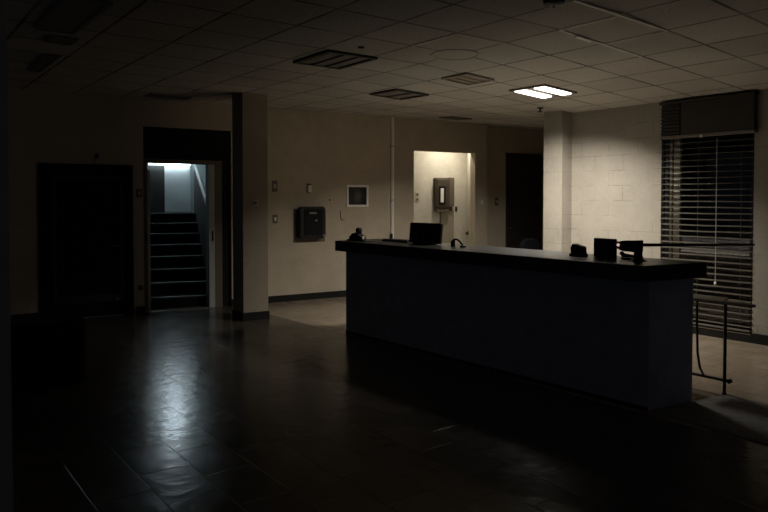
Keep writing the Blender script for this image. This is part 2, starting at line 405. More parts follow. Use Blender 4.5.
# ------------------------------------------------------------------ doorway to the stairs
d = on_wall(struct_root('door_2'))
MB().box(2.04, 3.28, 0.03, 0.10, 2.135, 2.58).build('transom_panel', M['blackmatte'], d)
MB().box(2.06, 3.14, -0.015, T + 0.02, 2.08, 2.135, 0.004).build('door_head', M['darkplate'], d)
MB().box(2.04, 2.085, -0.01, T + 0.02, 0, 2.135, 0.004).build('door_jamb', M['darkplate'], d)
MB().box(2.085, 2.125, 0.0, T + 0.02, 0.0, 1.97, 0.004).build('door_stop', M['jamb'], d)
MB().box(2.945, 3.03, 0.0, T + 0.02, 0, 2.08, 0.004).build('door_jamb', M['jamb'], d)
MB().box(3.03, 3.14, 0.0, T + 0.02, 0, 2.135).build('side_casing', M['darkplate'], d)
MB().box(3.14, 3.30, 0.05, 0.10, 0, 2.135).build('side_panel', M['blackmatte'], d)
MB().box(2.99, 3.01, -0.012, 0.0, 0.97, 1.12, 0.003).build('strike_plate', M['black'], d)
MB().box(2.055, 2.075, -0.022, -0.01, 0.97, 1.12, 0.003).build('strike_plate', M['black'], d)
MB().box(2.085, 2.945, -0.02, T + 0.02, 0, 0.012).build('threshold', M['steelgrey'], d)

# stairwell: local x to the right, y up the stairs
SO = Vector(W(2.55, -0.12)); SR = R(-17.3)
def stair_place(o): o.location = SO; o.rotation_euler = (0, 0, SR); return o
RISE, GO, NS = 0.165, 0.37, 8
st = stair_place(thing('staircase', 'dark carpeted staircase with grey step edges climbing behind the open doorway', 'stairs'))
for k in range(NS):
    y0 = 0.10 + GO * k
    s = MB().box(-0.75, 0.44, y0, 0.10 + GO * NS, RISE * k if k else 0.0, RISE * (k + 1)).build('step', M['carpet'], st)
    MB().box(-0.75, 0.44, y0 - 0.012, y0 + 0.05, RISE * (k + 1) - 0.022, RISE * (k + 1) + 0.004, 0.003).build('nosing', M['nosing'], s)
yl = 0.10 + GO * NS
MB().box(-0.75, 0.44, yl, yl + 0.95, 0, RISE * NS + 0.001).build('landing', M['carpet'], st)
# half wall with its rail on the right of the steps
sl = RISE / GO
hw = MB().side_prism([(0.02, 0), (yl + 0.1, 0), (yl + 0.1, 2.12), (0.02, 2.12 - (yl + 0.08) * 0.285)], 0.44, 0.50)
struct(stair_place(hw.build('wall_stair_half', M['stairdark'])))
t = stair_place(thing('handrail', 'pale sloping handrail above the right side of the dark stairs', 'handrail'))
z1 = 2.20; z0 = z1 - (yl + 0.08) * 0.285
MB().tube([(0.47, 0.06, z0), (0.47, yl + 0.06, z1)], 0.042).build('rail', M['white'], t)
for q in (0.12, 0.5, 0.92):
    y = 0.06 + q * yl; z = z0 + q * (z1 - z0)
    MB().tube([(0.47, y, z - 0.085), (0.47, y, z)], 0.010, 8).build('bracket', M['blackmetal'], t)
struct(stair_place(MB().box(0.74, 0.84, 0.35, yl + 1.0, 0, 3.3).build('wall_stair_right', M['stairwall'])))
struct(stair_place(MB().box(-1.45, 1.15, yl + 0.95, yl + 1.05, 0, 3.3).build('wall_stair_end', M['stairwall'])))
struct(stair_place(MB().box(-1.55, -1.45, -0.1, yl + 1.0, 0, 3.3).build('wall_stair_left', M['stairwall'])))
b = MB().box(-1.60, 1.3, 0.35, yl + 1.05, 3.2, 3.3)
struct(stair_place(b.build('ceiling_stairwell', M['stairwall'])))
b = MB().box(-1.45, -0.06, yl + 0.90, yl + 0.95, RISE * NS, 2.30)
struct(stair_place(b.build('trim_1', M['stairdark'])))
struct(stair_place(MB().box(-0.06, 0.43, yl + 0.90, yl + 0.95, RISE * NS, 2.26).build('trim_2', M['paleboard'])))
t = stair_place(thing('strip_light', 'cold white fluorescent strip light at the top of the stairs', 'light'))
MB().box(-0.38, 0.44, yl + 0.86, yl + 0.90, 2.29, 2.35, 0.004).build('housing', M['white'], t)
MB().tube([(-0.36, yl + 0.83, 2.27), (0.42, yl + 0.83, 2.27)], 0.022, 12).build('tube', M['coldlamp'], t)

t = stair_place(thing('stairwell_light', 'cold square wall light high up at the end of the stairwell', 'light'))
MB().box(-0.10, 0.26, yl + 0.88, yl + 0.95, 2.62, 3.0, 0.008).build('housing', M['white'], t)
MB().box(-0.06, 0.22, yl + 0.86, yl + 0.885, 2.66, 2.96, 0.006).build('diffuser', M['coldpanel'], t)

# ------------------------------------------------------------------ things on the back wall
def wall_thing(name, label, cat, u, z, off=0.0, group=None):
    return thing(name, label, cat, W(u, off, z), BWROT, group)
def plate(name, label, cat, u, z, w, h, mk='plate', toggle='plate', off=0.0):
    t = wall_thing(name, label, cat, u, z, off)
    MB().box(-w / 2, w / 2, -0.008, 0, -h / 2, h / 2, 0.003).build('faceplate', M[mk], t)
    MB().box(-w * 0.18, w * 0.18, -0.022, -0.006, -h * 0.2, h * 0.2, 0.003).build('toggle', M[toggle], t)
    return t
plate('light_switch', 'small brown light switch on the wall strip left of the stair doorway', 'switch', 1.975, 1.66, 0.075, 0.12, 'darkplate', 'plate')
plate('outlet', 'small dark outlet low on the wall strip left of the stair doorway', 'outlet', 1.985, 0.36, 0.06, 0.07, 'darkplate', 'black')
plate('wall_plate', 'tall tan plate high on the wall, first to the right of the left pillar', 'wall plate', 3.96, 1.775, 0.085, 0.17, 'darkplate', 'plate')
plate('light_switch', 'light switch below the tall tan plate beside the left pillar', 'switch', 3.965, 1.275, 0.08, 0.13, 'darkplate', 'white')
t = wall_thing('thermostat', 'small pale thermostat above the black wall box', 'thermostat', 4.53, 1.745)
MB().box(-0.04, 0.04, -0.01, 0, -0.075, 0.075, 0.004).build('backplate', M['darkplate'], t)
MB().box(-0.025, 0.035, -0.03, -0.008, -0.06, 0.05, 0.006).build('cover', M['white'], t)
t = thing('keypad', 'small square keypad on the front of the left pillar', 'keypad', (4.0, 8.0785, 1.53), BWROT)
MB().box(-0.045, 0.045, -0.010, 0, -0.04, 0.04, 0.004).build('faceplate', M['plate'], t)
MB().box(-0.026, 0.026, -0.016, -0.006, -0.024, 0.024, 0.003).build('screen', M['darkplate'], t)
t = wall_thing('wall_hook', 'thin wire hook hanging on the wall under the framed picture', 'hook', 5.09, 1.27)
MB().tube([(0, -0.004, 0.13), (-0.005, -0.008, 0.06), (0.0, -0.012, 0.0), (0.03, -0.03, -0.03), (0.055, -0.03, -0.01)], 0.006, 8).build('wire', M['darkplate'], t)
MB().box(-0.012, 0.012, -0.006, 0, 0.10, 0.14, 0.002).build('mount', M['plate'], t)
tag(MB().lathe([(0.0, 0.0), (0.014, 0.0), (0.012, -0.008), (0.0, -0.010)], (0, 0, 0), 'y', 12).build('wall_screw', M['black']), 'tiny dark screw head in the wall between thermostat and framed picture', 'screw')
o = bpy.data.objects['wall_screw']; o.location = W(4.9, 0, 1.565); o.rotation_euler = (0, 0, BWROT)

# black wall box
t = wall_thing('wall_box', 'black box with rounded corners mounted on the back wall left of the counter', 'wall box', 4.555, 0.90)
MB().box(-0.285, 0.25, -0.02, 0, 0.01, 0.53, 0.008).build('backplate', M['darkplate'], t)
MB().front_prism([(-0.21, 0.06), (0.15, 0.06), (0.205, 0.115), (0.205, 0.51), (0.18, 0.56), (-0.20, 0.56), (-0.24, 0.52), (-0.24, 0.09)], -0.14, -0.02, 0.012).build('housing', M['black'], t)
MB().box(-0.17, 0.15, -0.150, -0.138, 0.12, 0.52, 0.006).build('front_cover', M['blackmatte'], t)
MB().box(-0.085, 0.04, -0.155, -0.149, 0.45, 0.475, 0.002).build('label_strip', M['steelgrey'], t)
MB().lathe([(0.0, -0.149), (0.018, -0.149), (0.016, -0.162), (0.0, -0.164)], (0.03, 0, 0.345), 'y', 16).build('lock', M['steelgrey'], t)
MB().box(0.15, 0.18, -0.145, -0.135, 0.10, 0.13, 0.002).build('latch', M['steelgrey'], t)

# framed picture
t = wall_thing('framed_picture', 'small dark picture in a thin white frame on the back wall', 'picture', 5.395, 1.63)
f = MB(); w, h, fw = 0.205, 0.182, 0.038
f.box(-w, w, -0.025, 0, h - fw, h, 0.004); f.box(-w, w, -0.025, 0, -h, -h + fw, 0.004); f.box(-w, -w + fw, -0.025, 0, -h + fw, h - fw, 0.004); f.box(w - fw, w, -0.025, 0, -h + fw, h - fw, 0.004)
f.build('frame', M['white'], t)
MB().box(-w + fw, w - fw, -0.012, -0.002, -h + fw, h - fw).build('print', M['picture'], t)

# white conduit from ceiling to floor
t = wall_thing('conduit', 'thin white vertical pipe running down the back wall behind the monitor', 'pipe', 6.06, 0)
MB().tube([(0, -0.028, 0.0), (0, -0.028, 2.948)], 0.026, 12).build('pipe', M['white'], t)
for z in (0.55, 1.55, 2.45): MB().box(-0.036, 0.036, -0.056, 0, z, z + 0.022, 0.003).build('clip', M['plate'], t)
MB().box(-0.05, -0.012, -0.06, -0.03, 0.80, 1.0, 0.004).build('pull_handle', M['black'], t)

plate('light_switch', 'pale light switch on the narrow wall right of the bright niche', 'switch', 8.0, 1.525, 0.09, 0.16, 'plate', 'white')
plate('light_switch', 'dark switch plate in the shadow left of the dark doorway behind the counter', 'switch', 8.67, 1.53, 0.09, 0.16, 'darkplate', 'plate', off=-0.36)

# niche things
NO = -0.95
t = wall_thing('wall_cabinet', 'bronze wall box with a bright vertical slot inside the lit niche', 'wall box', 7.815, 1.35, NO); t.scale = (1.2, 1, 1.03)
MB().box(-0.185, 0.185, -0.03, 0, 0.0, 0.62, 0.01).build('backplate', M['bronze'], t)
MB().box(-0.18, 0.075, -0.13, -0.03, 0.05, 0.60, 0.02).build('housing', M['bronze'], t)
MB().box(0.075, 0.18, -0.10, -0.03, 0.08, 0.625, 0.012).build('side_case', M['darkplate'], t)
MB().box(-0.15, -0.02, -0.142, -0.128, 0.12, 0.46, 0.006).build('slot_frame', M['black'], t)
MB().box(-0.125, -0.065, -0.148, -0.138, 0.16, 0.42, 0.004).build('slot_window', M['white'], t)
MB().box(-0.17, 0.06, -0.115, -0.04, -0.02, 0.05, 0.006).build('tray', M['darkplate'], t)
t = wall_thing('access_panel', 'tall plain panel on the niche wall directly below the bronze box', 'panel', 7.90, 0.2, NO)
MB().box(-0.16, 0.16, -0.04, 0, 0.0, 1.15, 0.004).build('panel', M['panel'], t)
MB().box(-0.16, -0.148, -0.046, -0.036, 0.0, 1.15).build('edge_strip', M['bronze'], t)
t = wall_thing('outlet', 'small double outlet on the left side of the niche wall', 'outlet', 7.22, 1.618, NO)
MB().box(-0.045, 0.045, -0.008, 0, -0.09, 0.09, 0.003).build('faceplate', M['plate'], t)
for z in (-0.045, 0.045): MB().box(-0.02, 0.02, -0.012, -0.006, z - 0.022, z + 0.022, 0.002).build('socket', M['darkplate'], t)
t = wall_thing('push_button', 'small dark push button on the niche wall right of the bronze box', 'button', 8.14, 1.384, NO)
MB().box(-0.028, 0.028, -0.012, 0, -0.05, 0.05, 0.004).build('plate', M['bronze'], t)
MB().lathe([(0.0, -0.01), (0.014, -0.01), (0.012, -0.024), (0.0, -0.025)], (0, 0, 0.0), 'y', 12).build('button', M['black'], t)
t = wall_thing('door_stop', 'dark round door stop on the right edge of the lit niche', 'door stop', 8.03, 0.935, -0.43); t.rotation_euler = (0, 0, BWROT + R(-56))
MB().lathe([(0.0, 0.0), (0.035, 0.0), (0.035, -0.012), (0.014, -0.02), (0.014, -0.04), (0.03, -0.05), (0.03, -0.07), (0.0, -0.078)], (0, 0, 0), 'y', 16).build('bumper', M['bronze'], t, True)
t = wall_thing('niche_downlight', 'small round downlight tucked up at the top of the bright niche', 'light', 7.75, 2.90, -0.42)
MB().lathe([(0.0, 0.0), (0.085, 0.0), (0.085, -0.018), (0.065, -0.018), (0.065, -0.004), (0.0, -0.004)], seg=28).build('trim_ring', M['white'], t)
MB().lathe([(0.0, -0.006), (0.06, -0.006), (0.06, -0.014), (0.0, -0.014)], seg=28).build('bulb', M['nichelamp'], t)

# dark door behind the counter
d = on_wall(struct_root('door_3'))
f = MB(); f.box(8.90, 8.955, 0.33, 0.52, 0, 2.48, 0.005); f.box(9.785, 9.84, 0.33, 0.52, 0, 2.48, 0.005); f.box(8.955, 9.785, 0.33, 0.52, 2.42, 2.48, 0.005)
f.build('door_frame', M['browndoor'], d)
MB().box(8.955, 9.785, 0.40, 0.45, 0.01, 2.42).build('door_leaf', M['browndoor'], d)
MB().lathe([(0.0, 0.40), (0.03, 0.40), (0.012, 0.38), (0.03, 0.35), (0.0, 0.335)], (9.03, 0, 1.0), 'y', 14).build('door_handle', M['bronze'], d, True)

# ------------------------------------------------------------------ window with its blind
w1 = struct_root('window_1')
f = MB()
f.box(RX + 0.06, RX + 0.13, 4.50, 4.58, 0.10, 2.735); f.box(RX + 0.06, RX + 0.13, 3.49, 3.55, 0.10, 2.735)
f.box(RX + 0.06, RX + 0.13, 3.55, 4.50, 0.10, 0.17); f.box(RX + 0.06, RX + 0.13, 3.55, 4.50, 2.66, 2.735)
f.build('window_frame', M['darkframe'], w1)
MB().box(RX + 0.07, RX + 0.12, 4.38, 4.46, 0.17, 2.66, 0.004).build('mullion', M['cream'], w1)
MB().box(RX + 0.06, RX + 0.085, 4.475, 4.497, 0.17, 2.66).build('glazing_bead', M['cream'], w1)
MB().box(RX + 0.09, RX + 0.096, 3.55, 4.50, 0.17, 2.66).build('window_glass', M['glass'], w1)
MB().box(RX - 0.02, RX + 0.16, 3.49, 4.58, 0.085, 0.10).build('window_sill', M['darkplate'], w1)

v = thing('valance', 'dark brown box valance with a louvred left end above the window blind', 'valance', (RX - 0.002, 4.005, 2.31))
MB().box(-0.08, 0, -0.545, 0.29, 0.02, 0.40, 0.006).build('panel', M['valance'], v)
lv = MB()
lv.box(-0.05, 0, 0.305, 0.545, 0.02, 0.40)
for k in range(8): lv.box(-0.08, -0.045, 0.305, 0.543, 0.04 + k * 0.042, 0.058 + k * 0.042, 0.003)
lv.build('louvre', M['valance'], v)
MB().box(-0.085, 0, 0.29, 0.305, 0.0, 0.40).build('divider', M['blackmatte'], v)
MB().box(-0.09, 0, -0.55, 0.55, -0.012, 0.02, 0.004).build('bottom_rail', M['ventgrey'], v)
MB().box(-0.095, 0, -0.555, 0.555, 0.40, 0.43, 0.004).build('top_rail', M['valance'], v)

kn = MB().lathe([(0.0, 0.0), (0.016, 0.006), (0.018, 0.022), (0.010, 0.036), (0.0, 0.038)], (-0.112, 0.02, -0.03), seg=14).build('knob', M['white'], v, True)
MB().tube([(-0.112, 0.02, 0.0), (-0.085, 0.02, 0.012)], 0.004, 8).build('knob_stem', M['cord'], kn)

bl = thing('venetian_blind', 'wide slatted blind lowered over the dark window in the right wall', 'blind', (RX + 0.005, 4.03, 0.10))
s = MB(); SP = 0.0690; n = 31; tilt = R(9)
for k in range(n):
    z = 0.07 + SP * k
    a = 0.030; y0, y1 = -0.53, 0.535
    sag = (random.random() - 0.5) * 0.008
    dx, dz = a * math.cos(tilt), a * math.sin(tilt)
    for (ya, yb, za, zb) in ((y0, 0.0, z + sag, z - sag), (0.0, y1, z - sag, z + sag * 0.5)):
        vv = [s.bm.verts.new(p) for p in ((-dx, ya, za - dz), (dx, ya, za + dz), (dx, yb, zb + dz), (-dx, yb, zb - dz),
                                         (-dx, ya, za - dz + 0.004), (dx, ya, za + dz + 0.004), (dx, yb, zb + dz + 0.004), (-dx, yb, zb - dz + 0.004))]
        for fc in ((0, 1, 2, 3), (7, 6, 5, 4), (0, 4, 5, 1), (1, 5, 6, 2), (2, 6, 7, 3), (3, 7, 4, 0)): s.bm.faces.new([vv[i] for i in fc])
s.build('slats', M['blind'], bl)
MB().box(-0.036, 0.036, -0.53, 0.535, 0.015, 0.035, 0.003).build('bottom_rail', M['blind'], bl)
for y in (-0.42, 0.07, 0.42): MB().tube([(-0.034, y, 0.03), (-0.034, y, 2.19)], 0.0022, 6).build('ladder_cord', M['blind'], bl)
wnd = MB().tube([(-0.055, -0.155, 0.55), (-0.055, -0.155, 2.17)], 0.0045, 8).build('wand', M['cord'], bl)
MB().lathe([(0.0, 0.0), (0.012, 0.006), (0.014, 0.03), (0.0, 0.05)], (-0.055, -0.155, 0.50), seg=10).build('wand_tip', M['white'], wnd)
# ------------------------------------------------------------------ reception counter
ck = thing('reception_counter', 'long charcoal reception counter with an overhanging black worktop', 'counter', (0, 0, 0))
MB().prism([(4.457, 6.637), (4.593, 2.818), (5.085, 2.745), (5.03, 6.62)], 0.0, 0.985, 0.004).build('body', M['desk'], ck)
MB().prism([(4.33, 6.68), (4.46, 2.79), (5.12, 2.655), (5.05, 6.66)], 0.975, 1.095, 0.008).build('worktop', M['worktop'], ck)
MB().prism([(5.03, 6.60), (5.08, 3.4), (5.62, 3.4), (5.60, 6.60)], 0.72, 0.76, 0.005).build('work_surface', M['worklam'], ck)  # unseen pale slab added to bounce lamp light up to the ceiling
MB().prism([(4.451, 6.63), (4.586, 2.82), (4.60, 2.82), (4.47, 6.63)], 0.0, 0.03).build('toe_strip', M['base'], ck)
WT = 1.095
# tape dispenser at the far left end
t = thing('tape_dispenser', 'small black tape dispenser with round reel at the far left end of the counter', 'tape dispenser', (4.52, 6.46, WT), R(2))
MB().box(-0.05, 0.05, -0.18, 0.17, 0.0, 0.014, 0.004).build('base', M['black'], t)
MB().side_prism([(0.15, 0.014), (0.15, 0.04), (0.09, 0.085), (0.0, 0.10), (-0.08, 0.03), (-0.12, 0.014)], -0.035, 0.035, 0.006).build('body', M['black'], t)
MB().lathe([(0.0, -0.02), (0.035, -0.02), (0.035, 0.02), (0.0, 0.02)], (0, 0.0, 0.118), 'x', 20).build('reel', M['blackmatte'], t, True)
MB().box(-0.02, 0.02, -0.085, -0.035, 0.02, 0.055, 0.006).build('tape', M['plate'], t)
MB().tube([(0.0, -0.05, 0.085), (0.0, -0.10, 0.06), (0.0, -0.125, 0.062), (0.0, -0.135, 0.02)], 0.006, 8).build('cutter', M['steelgrey'], t)
# keyboard and mouse
t = thing('keyboard', 'flat black keyboard lying on the counter left of the monitor', 'keyboard', (4.80, 6.06, WT), R(2))
MB().box(-0.075, 0.075, -0.22, 0.22, 0.0, 0.018, 0.005).build('case', M['black'], t)
kk = MB()
for i in range(5):
    for j in range(15): kk.box(-0.064 + i * 0.026, -0.042 + i * 0.026, -0.208 + j * 0.028, -0.184 + j * 0.028, 0.017, 0.025, 0.002)
kk.build('keys', M['blackmatte'], t)
t = thing('mouse', 'small black computer mouse on the counter just left of the monitor', 'mouse', (4.73, 5.885, WT + 0.0), R(10))
t.location = (4.93, 5.78, WT)
m_ = MB(); m_.lathe([(0.0, 0.0), (0.030, 0.0), (0.034, 0.010), (0.030, 0.026), (0.018, 0.036), (0.0, 0.039)], seg=20)
mo = m_.build('shell', M['black'], t, True); mo.scale = (1.45, 1.0, 1.0)
MB().lathe([(0.0, -0.004), (0.008, -0.004), (0.008, 0.004), (0.0, 0.004)], (0.025, 0, 0.030), 'y', 12).build('wheel', M['steelgrey'], t)
# monitor, seen from behind
t = thing('monitor', 'black computer monitor seen from behind in front of the lit niche', 'monitor', (4.76, 5.56, WT), R(8))
MB().box(-0.075, 0.075, -0.12, 0.12, 0.0, 0.014, 0.005).build('base', M['black'], t)
MB().side_prism([(-0.03, 0.012), (0.03, 0.012), (0.022, 0.12), (-0.022, 0.12)], -0.012, 0.012, 0.003).build('stand', M['black'], t)
sh = MB().box(-0.022, 0.022, -0.222, 0.222, -0.010, 0.208, 0.010).build('housing', M['black'], t)
sh.location = (0, 0, 0.02); sh.rotation_euler = (0, R(6), 0)
b_ = MB().box(-0.036, -0.02, -0.13, 0.13, 0.04, 0.16, 0.010).build('back_cover', M['blackmatte'], sh)
MB().lathe([(0.0, -0.037), (0.016, -0.037), (0.016, -0.033), (0.0, -0.033)], (0, 0, 0.10), 'x', 16).build('badge', M['steelgrey'], b_)
MB().box(0.0225, 0.024, -0.21, 0.21, 0.005, 0.195).build('screen', M['blackmatte'], sh)
# bent cable
t = thing('handset_cord', 'bent black cord arching up from the counter right of the monitor', 'cord', (4.72, 5.02, WT))
arc = [(0.02 * q, 0.06 - 0.135 * q, 0.072 * math.sin(math.pi * (0.30 + 0.70 * q)) + 0.006) for q in [i / 12 for i in range(13)]]
MB().tube(arc, 0.010, 10).build('cord', M['blackmatte'], t, True)
MB().box(-0.02, 0.03, -0.10, -0.06, 0.0, 0.02, 0.005).build('plug', M['black'], t)
MB().box(-0.02, 0.02, 0.045, 0.075, 0.0, 0.065, 0.005).build('holder', M['black'], t)
# card terminal
t = thing('card_terminal', 'small black card terminal tilted back, leftmost of the dark devices at the counter right end', 'card terminal', (4.80, 3.605, WT), R(4))
MB().side_prism([(-0.066, 0.0), (0.066, 0.0), (0.062, 0.025), (-0.062, 0.025)], -0.045, 0.045, 0.004).build('foot', M['darkframe'], t)
hd = MB().side_prism([(-0.066, 0.020), (0.062, 0.020), (0.066, 0.07), (0.048, 0.102), (0.03, 0.104), (-0.062, 0.082)], -0.026, 0.026, 0.006).build('head', M['black'], t)
MB().box(0.026, 0.028, -0.05, 0.05, 0.03, 0.075).build('display', M['unlit'], hd)
# small square screen
t = thing('small_screen', 'small square black screen on the counter between card terminal and arm stand', 'screen', (4.76, 3.315, WT), R(-4))
MB().box(-0.055, 0.055, -0.075, 0.075, 0.0, 0.012, 0.004).build('base', M['black'], t)
hs = MB().box(-0.018, 0.018, -0.104, 0.104, 0.006, 0.165, 0.006).build('housing', M['black'], t)
MB().box(0.018, 0.0195, -0.093, 0.093, 0.02, 0.152).build('screen', M['blackmatte'], hs)
MB().box(-0.021, -0.017, -0.045, 0.045, 0.018, 0.045, 0.001).build('label', M['darkframe'], hs)
# stand with long arm
t = thing('arm_stand', 'black counter stand with boxy head and a long thin arm reaching towards the blind', 'stand', (4.77, 3.03, WT), 0)
MB().box(-0.06, 0.06, -0.045, 0.045, 0.0, 0.008, 0.003).build('base', M['black'], t)
MB().box(-0.02, 0.02, -0.034, 0.022, 0.006, 0.162, 0.004).build('post', M['black'], t)
hd = MB().side_prism([(-0.034, 0.165), (-0.034, 0.075), (0.02, 0.07), (0.12, 0.072), (0.165, 0.09), (0.182, 0.115), (0.17, 0.142), (0.12, 0.156)], -0.03, 0.03, 0.008).build('head', M['black'], t)
MB().lathe([(0.0, -0.030), (0.030, -0.030), (0.030, -0.035), (0.0, -0.035)], (0, 0.150, 0.120), 'x', 18).build('ring', M['red'], hd)
MB().lathe([(0.0, -0.034), (0.013, -0.034), (0.010, -0.042), (0.0, -0.043)], (0, 0.148, 0.121), 'x', 16).build('indicator', M['led'], hd)
MB().tube([(0.0, -0.02, 0.128), (0.33, -0.30, 0.130), (0.66, -0.58, 0.132)], [0.013, 0.011, 0.008], 10).build('arm', M['blackmetal'], t)
# stapler
t = thing('stapler', 'low dark stapler lying on the counter behind the arm stand', 'stapler', (4.90, 3.17, WT), R(3))
MB().box(-0.018, 0.018, -0.11, 0.085, 0.0, 0.010, 0.003).build('base', M['bronze'], t)
MB().side_prism([(-0.10, 0.014), (0.075, 0.012), (0.085, 0.03), (0.07, 0.044), (-0.10, 0.026)], -0.015, 0.015, 0.004).build('top_arm', M['black'], t)
MB().lathe([(0.0, 0), (0.018, 0.0), (0.022, 0.012), (0.012, 0.026), (0.0, 0.028)], (0.0, 0.08, 0.030), seg=14).build('press_knob', M['black'], t, True)

# office chair behind the counter
t = thing('office_chair', 'dark office chair whose rounded back shows over the counter before the dark doorway', 'chair', (7.73, 6.94, 0), R(185))
for k in range(5):
    a = 2 * math.pi * k / 5
    lg = MB().tube([(0, 0, 0.10), (0.30 * math.cos(a), 0.30 * math.sin(a), 0.075)], [0.028, 0.018], 10).build('leg', M['black'], t)
    MB().lathe([(0.0, -0.02), (0.028, -0.02), (0.028, 0.02), (0.0, 0.02)], (0.30 * math.cos(a), 0.30 * math.sin(a), 0.028), 'y', 14).build('caster', M['blackmatte'], lg)
MB().tube([(0, 0, 0.09), (0, 0, 0.44)], 0.026).build('gas_post', M['steelgrey'], t)
MB().box(-0.25, 0.25, -0.24, 0.25, 0.43, 0.52, 0.035).build('seat', M['stool'], t)
MB().front_prism([(-0.22, 0.56), (0.22, 0.56), (0.245, 0.80), (0.22, 0.93), (0.12, 1.0), (-0.08, 1.0), (-0.19, 0.95), (-0.245, 0.80)], 0.22, 0.29, 0.02).build('backrest', M['stool'], t)
MB().tube([(0, 0.12, 0.44), (0, 0.28, 0.46), (0, 0.315, 0.6), (0, 0.30, 0.72)], 0.02).build('back_support', M['black'], t)
for s_ in (-1, 1):
    MB().tube([(0.25 * s_, 0.08, 0.46), (0.31 * s_, 0.08, 0.50), (0.31 * s_, 0.06, 0.68)], 0.015).build('arm_post', M['black'], t)
    MB().box(0.31 * s_ - 0.03, 0.31 * s_ + 0.03, -0.12, 0.14, 0.68, 0.71, 0.01).build('armrest', M['black'], t)

# table on thin metal legs past the counter's right end
t = thing('side_table', 'narrow tan table on thin black metal legs beside the right end of the counter', 'table', (5.48, 2.69, 0))
MB().prism([(-0.07, -0.25), (-0.03, -0.25), (0.02, 0.02), (0.17, 0.06), (0.17, 0.62), (-0.07, 0.62)], 0.745, 0.765, 0.003).build('top', M['tabletop'], t)
MB().tube([(0, 0, 0.745), (0, 0, 0.012)], 0.013, 10).build('leg', M['blackmetal'], t)
MB().lathe([(0.0, 0.0), (0.018, 0.0), (0.018, 0.012), (0.0, 0.014)], (0, 0, 0), seg=12).build('foot', M['blackmatte'], t)
MB().tube([(0.0, 0.235, 0.745), (0.0, 0.235, 0.55), (-0.003, 0.225, 0.30), (0.0, 0.205, 0.18), (0.0, 0.17, 0.12)], 0.010, 10).build('leg', M['blackmetal'], t)
MB().tube([(0.0, -0.03, 0.118), (0.0, 0.60, 0.118)], 0.013, 10).build('stretcher', M['blackmetal'], t)
MB().lathe([(0.0, -0.014), (0.018, -0.014), (0.018, 0.014), (0.0, 0.014)], (0.0, -0.04, 0.118), 'x', 14).build('end_knob', M['black'], t, True)
MB().tube([(0, 0.58, 0.745), (0, 0.58, 0.012)], 0.013, 10).build('leg', M['blackmetal'], t)
MB().lathe([(0.0, 0.0), (0.018, 0.0), (0.018, 0.012), (0.0, 0.014)], (0, 0.58, 0), seg=12).build('foot', M['blackmatte'], t)
MB().box(0.0, 0.03, 0.0, 0.58, 0.725, 0.745).build('apron', M['blackmetal'], t)
MB().lathe([(0.0, 0.0), (0.012, 0.0), (0.010, 0.008), (0.0, 0.010)], (-0.045, 0.0, 0.765), seg=12).build('cap', M['lens'], t)

# side table's shade by the counter's end, painted as a thin grey sheet
t = tag(MB().prism([(4.60, 2.80), (4.545, 1.20), (5.40, 1.14), (5.485, 2.66)], 0.0, 0.012, 0.004).build('floor_mat', M['rubber']), 'grey rubber mat on the floor at the right end of the counter', 'mat')

# low black cabinet at the left
t = thing('low_cabinet', 'low black cabinet standing in the dark at the left edge of the room', 'cabinet', (1.45, 6.138, 0), BWROT)
MB().box(-1.15, 0.0, 0.015, 0.62, 0.05, 0.52, 0.004).build('body', M['stool'], t)
MB().box(-1.16, 0.006, -0.006, 0.63, 0.52, 0.55, 0.005).build('top', M['black'], t)
MB().box(-1.12, -0.03, 0.04, 0.60, 0.0, 0.05).build('plinth', M['blackmatte'], t)
for x0 in (-1.145, -0.57):
    dd = MB().box(x0, x0 + 0.56, -0.004, 0.016, 0.06, 0.51, 0.004).build('door', M['black'], t)
    xx = x0 + (0.50 if x0 < -1 else 0.06)
    MB().tube([(xx, -0.004, 0.40), (xx, -0.03, 0.40), (xx, -0.03, 0.30), (xx, -0.004, 0.30)], 0.006, 8).build('handle', M['darkframe'], dd)

# ------------------------------------------------------------------ ceiling things
def on_ceiling(name, label, cat, x, y, rz=0.0, group=None):
    t = thing(name, label, cat, (x, y, ceil_h(x, y)), rz, group)
    sx = (ceil_h(x + 0.2, y) - ceil_h(x - 0.2, y)) / 0.4; sy = (ceil_h(x, y + 0.2) - ceil_h(x, y - 0.2)) / 0.4
    t.rotation_euler = (math.atan(sy), -math.atan(sx), rz) if rz == 0 else (0, 0, rz)
    return t
t = on_ceiling('ceiling_light', 'lit square ceiling light with two glowing tubes over the counter', 'light', 6.29, 5.24)
f = MB(); a, c = 0.29, 0.265; q = 0.03
f.box(-a, a, -c, -c + q, -0.02, 0.0); f.box(-a, a, c - q, c, -0.02, 0); f.box(-a, -a + q, -c + q, c - q, -0.02, 0); f.box(a - q, a, -c + q, c - q, -0.02, 0)
f.build('frame', M['ventgrey'], t)
MB().box(-a + q, a - q, -c + q, c - q, -0.006, -0.001).build('reflector', M['ventgrey'], t)
for y0 in (-0.215, 0.075):
    MB().box(-0.255, 0.255, y0, y0 + 0.14, -0.030, -0.008, 0.010).build('diffuser', M['lamp'], t)

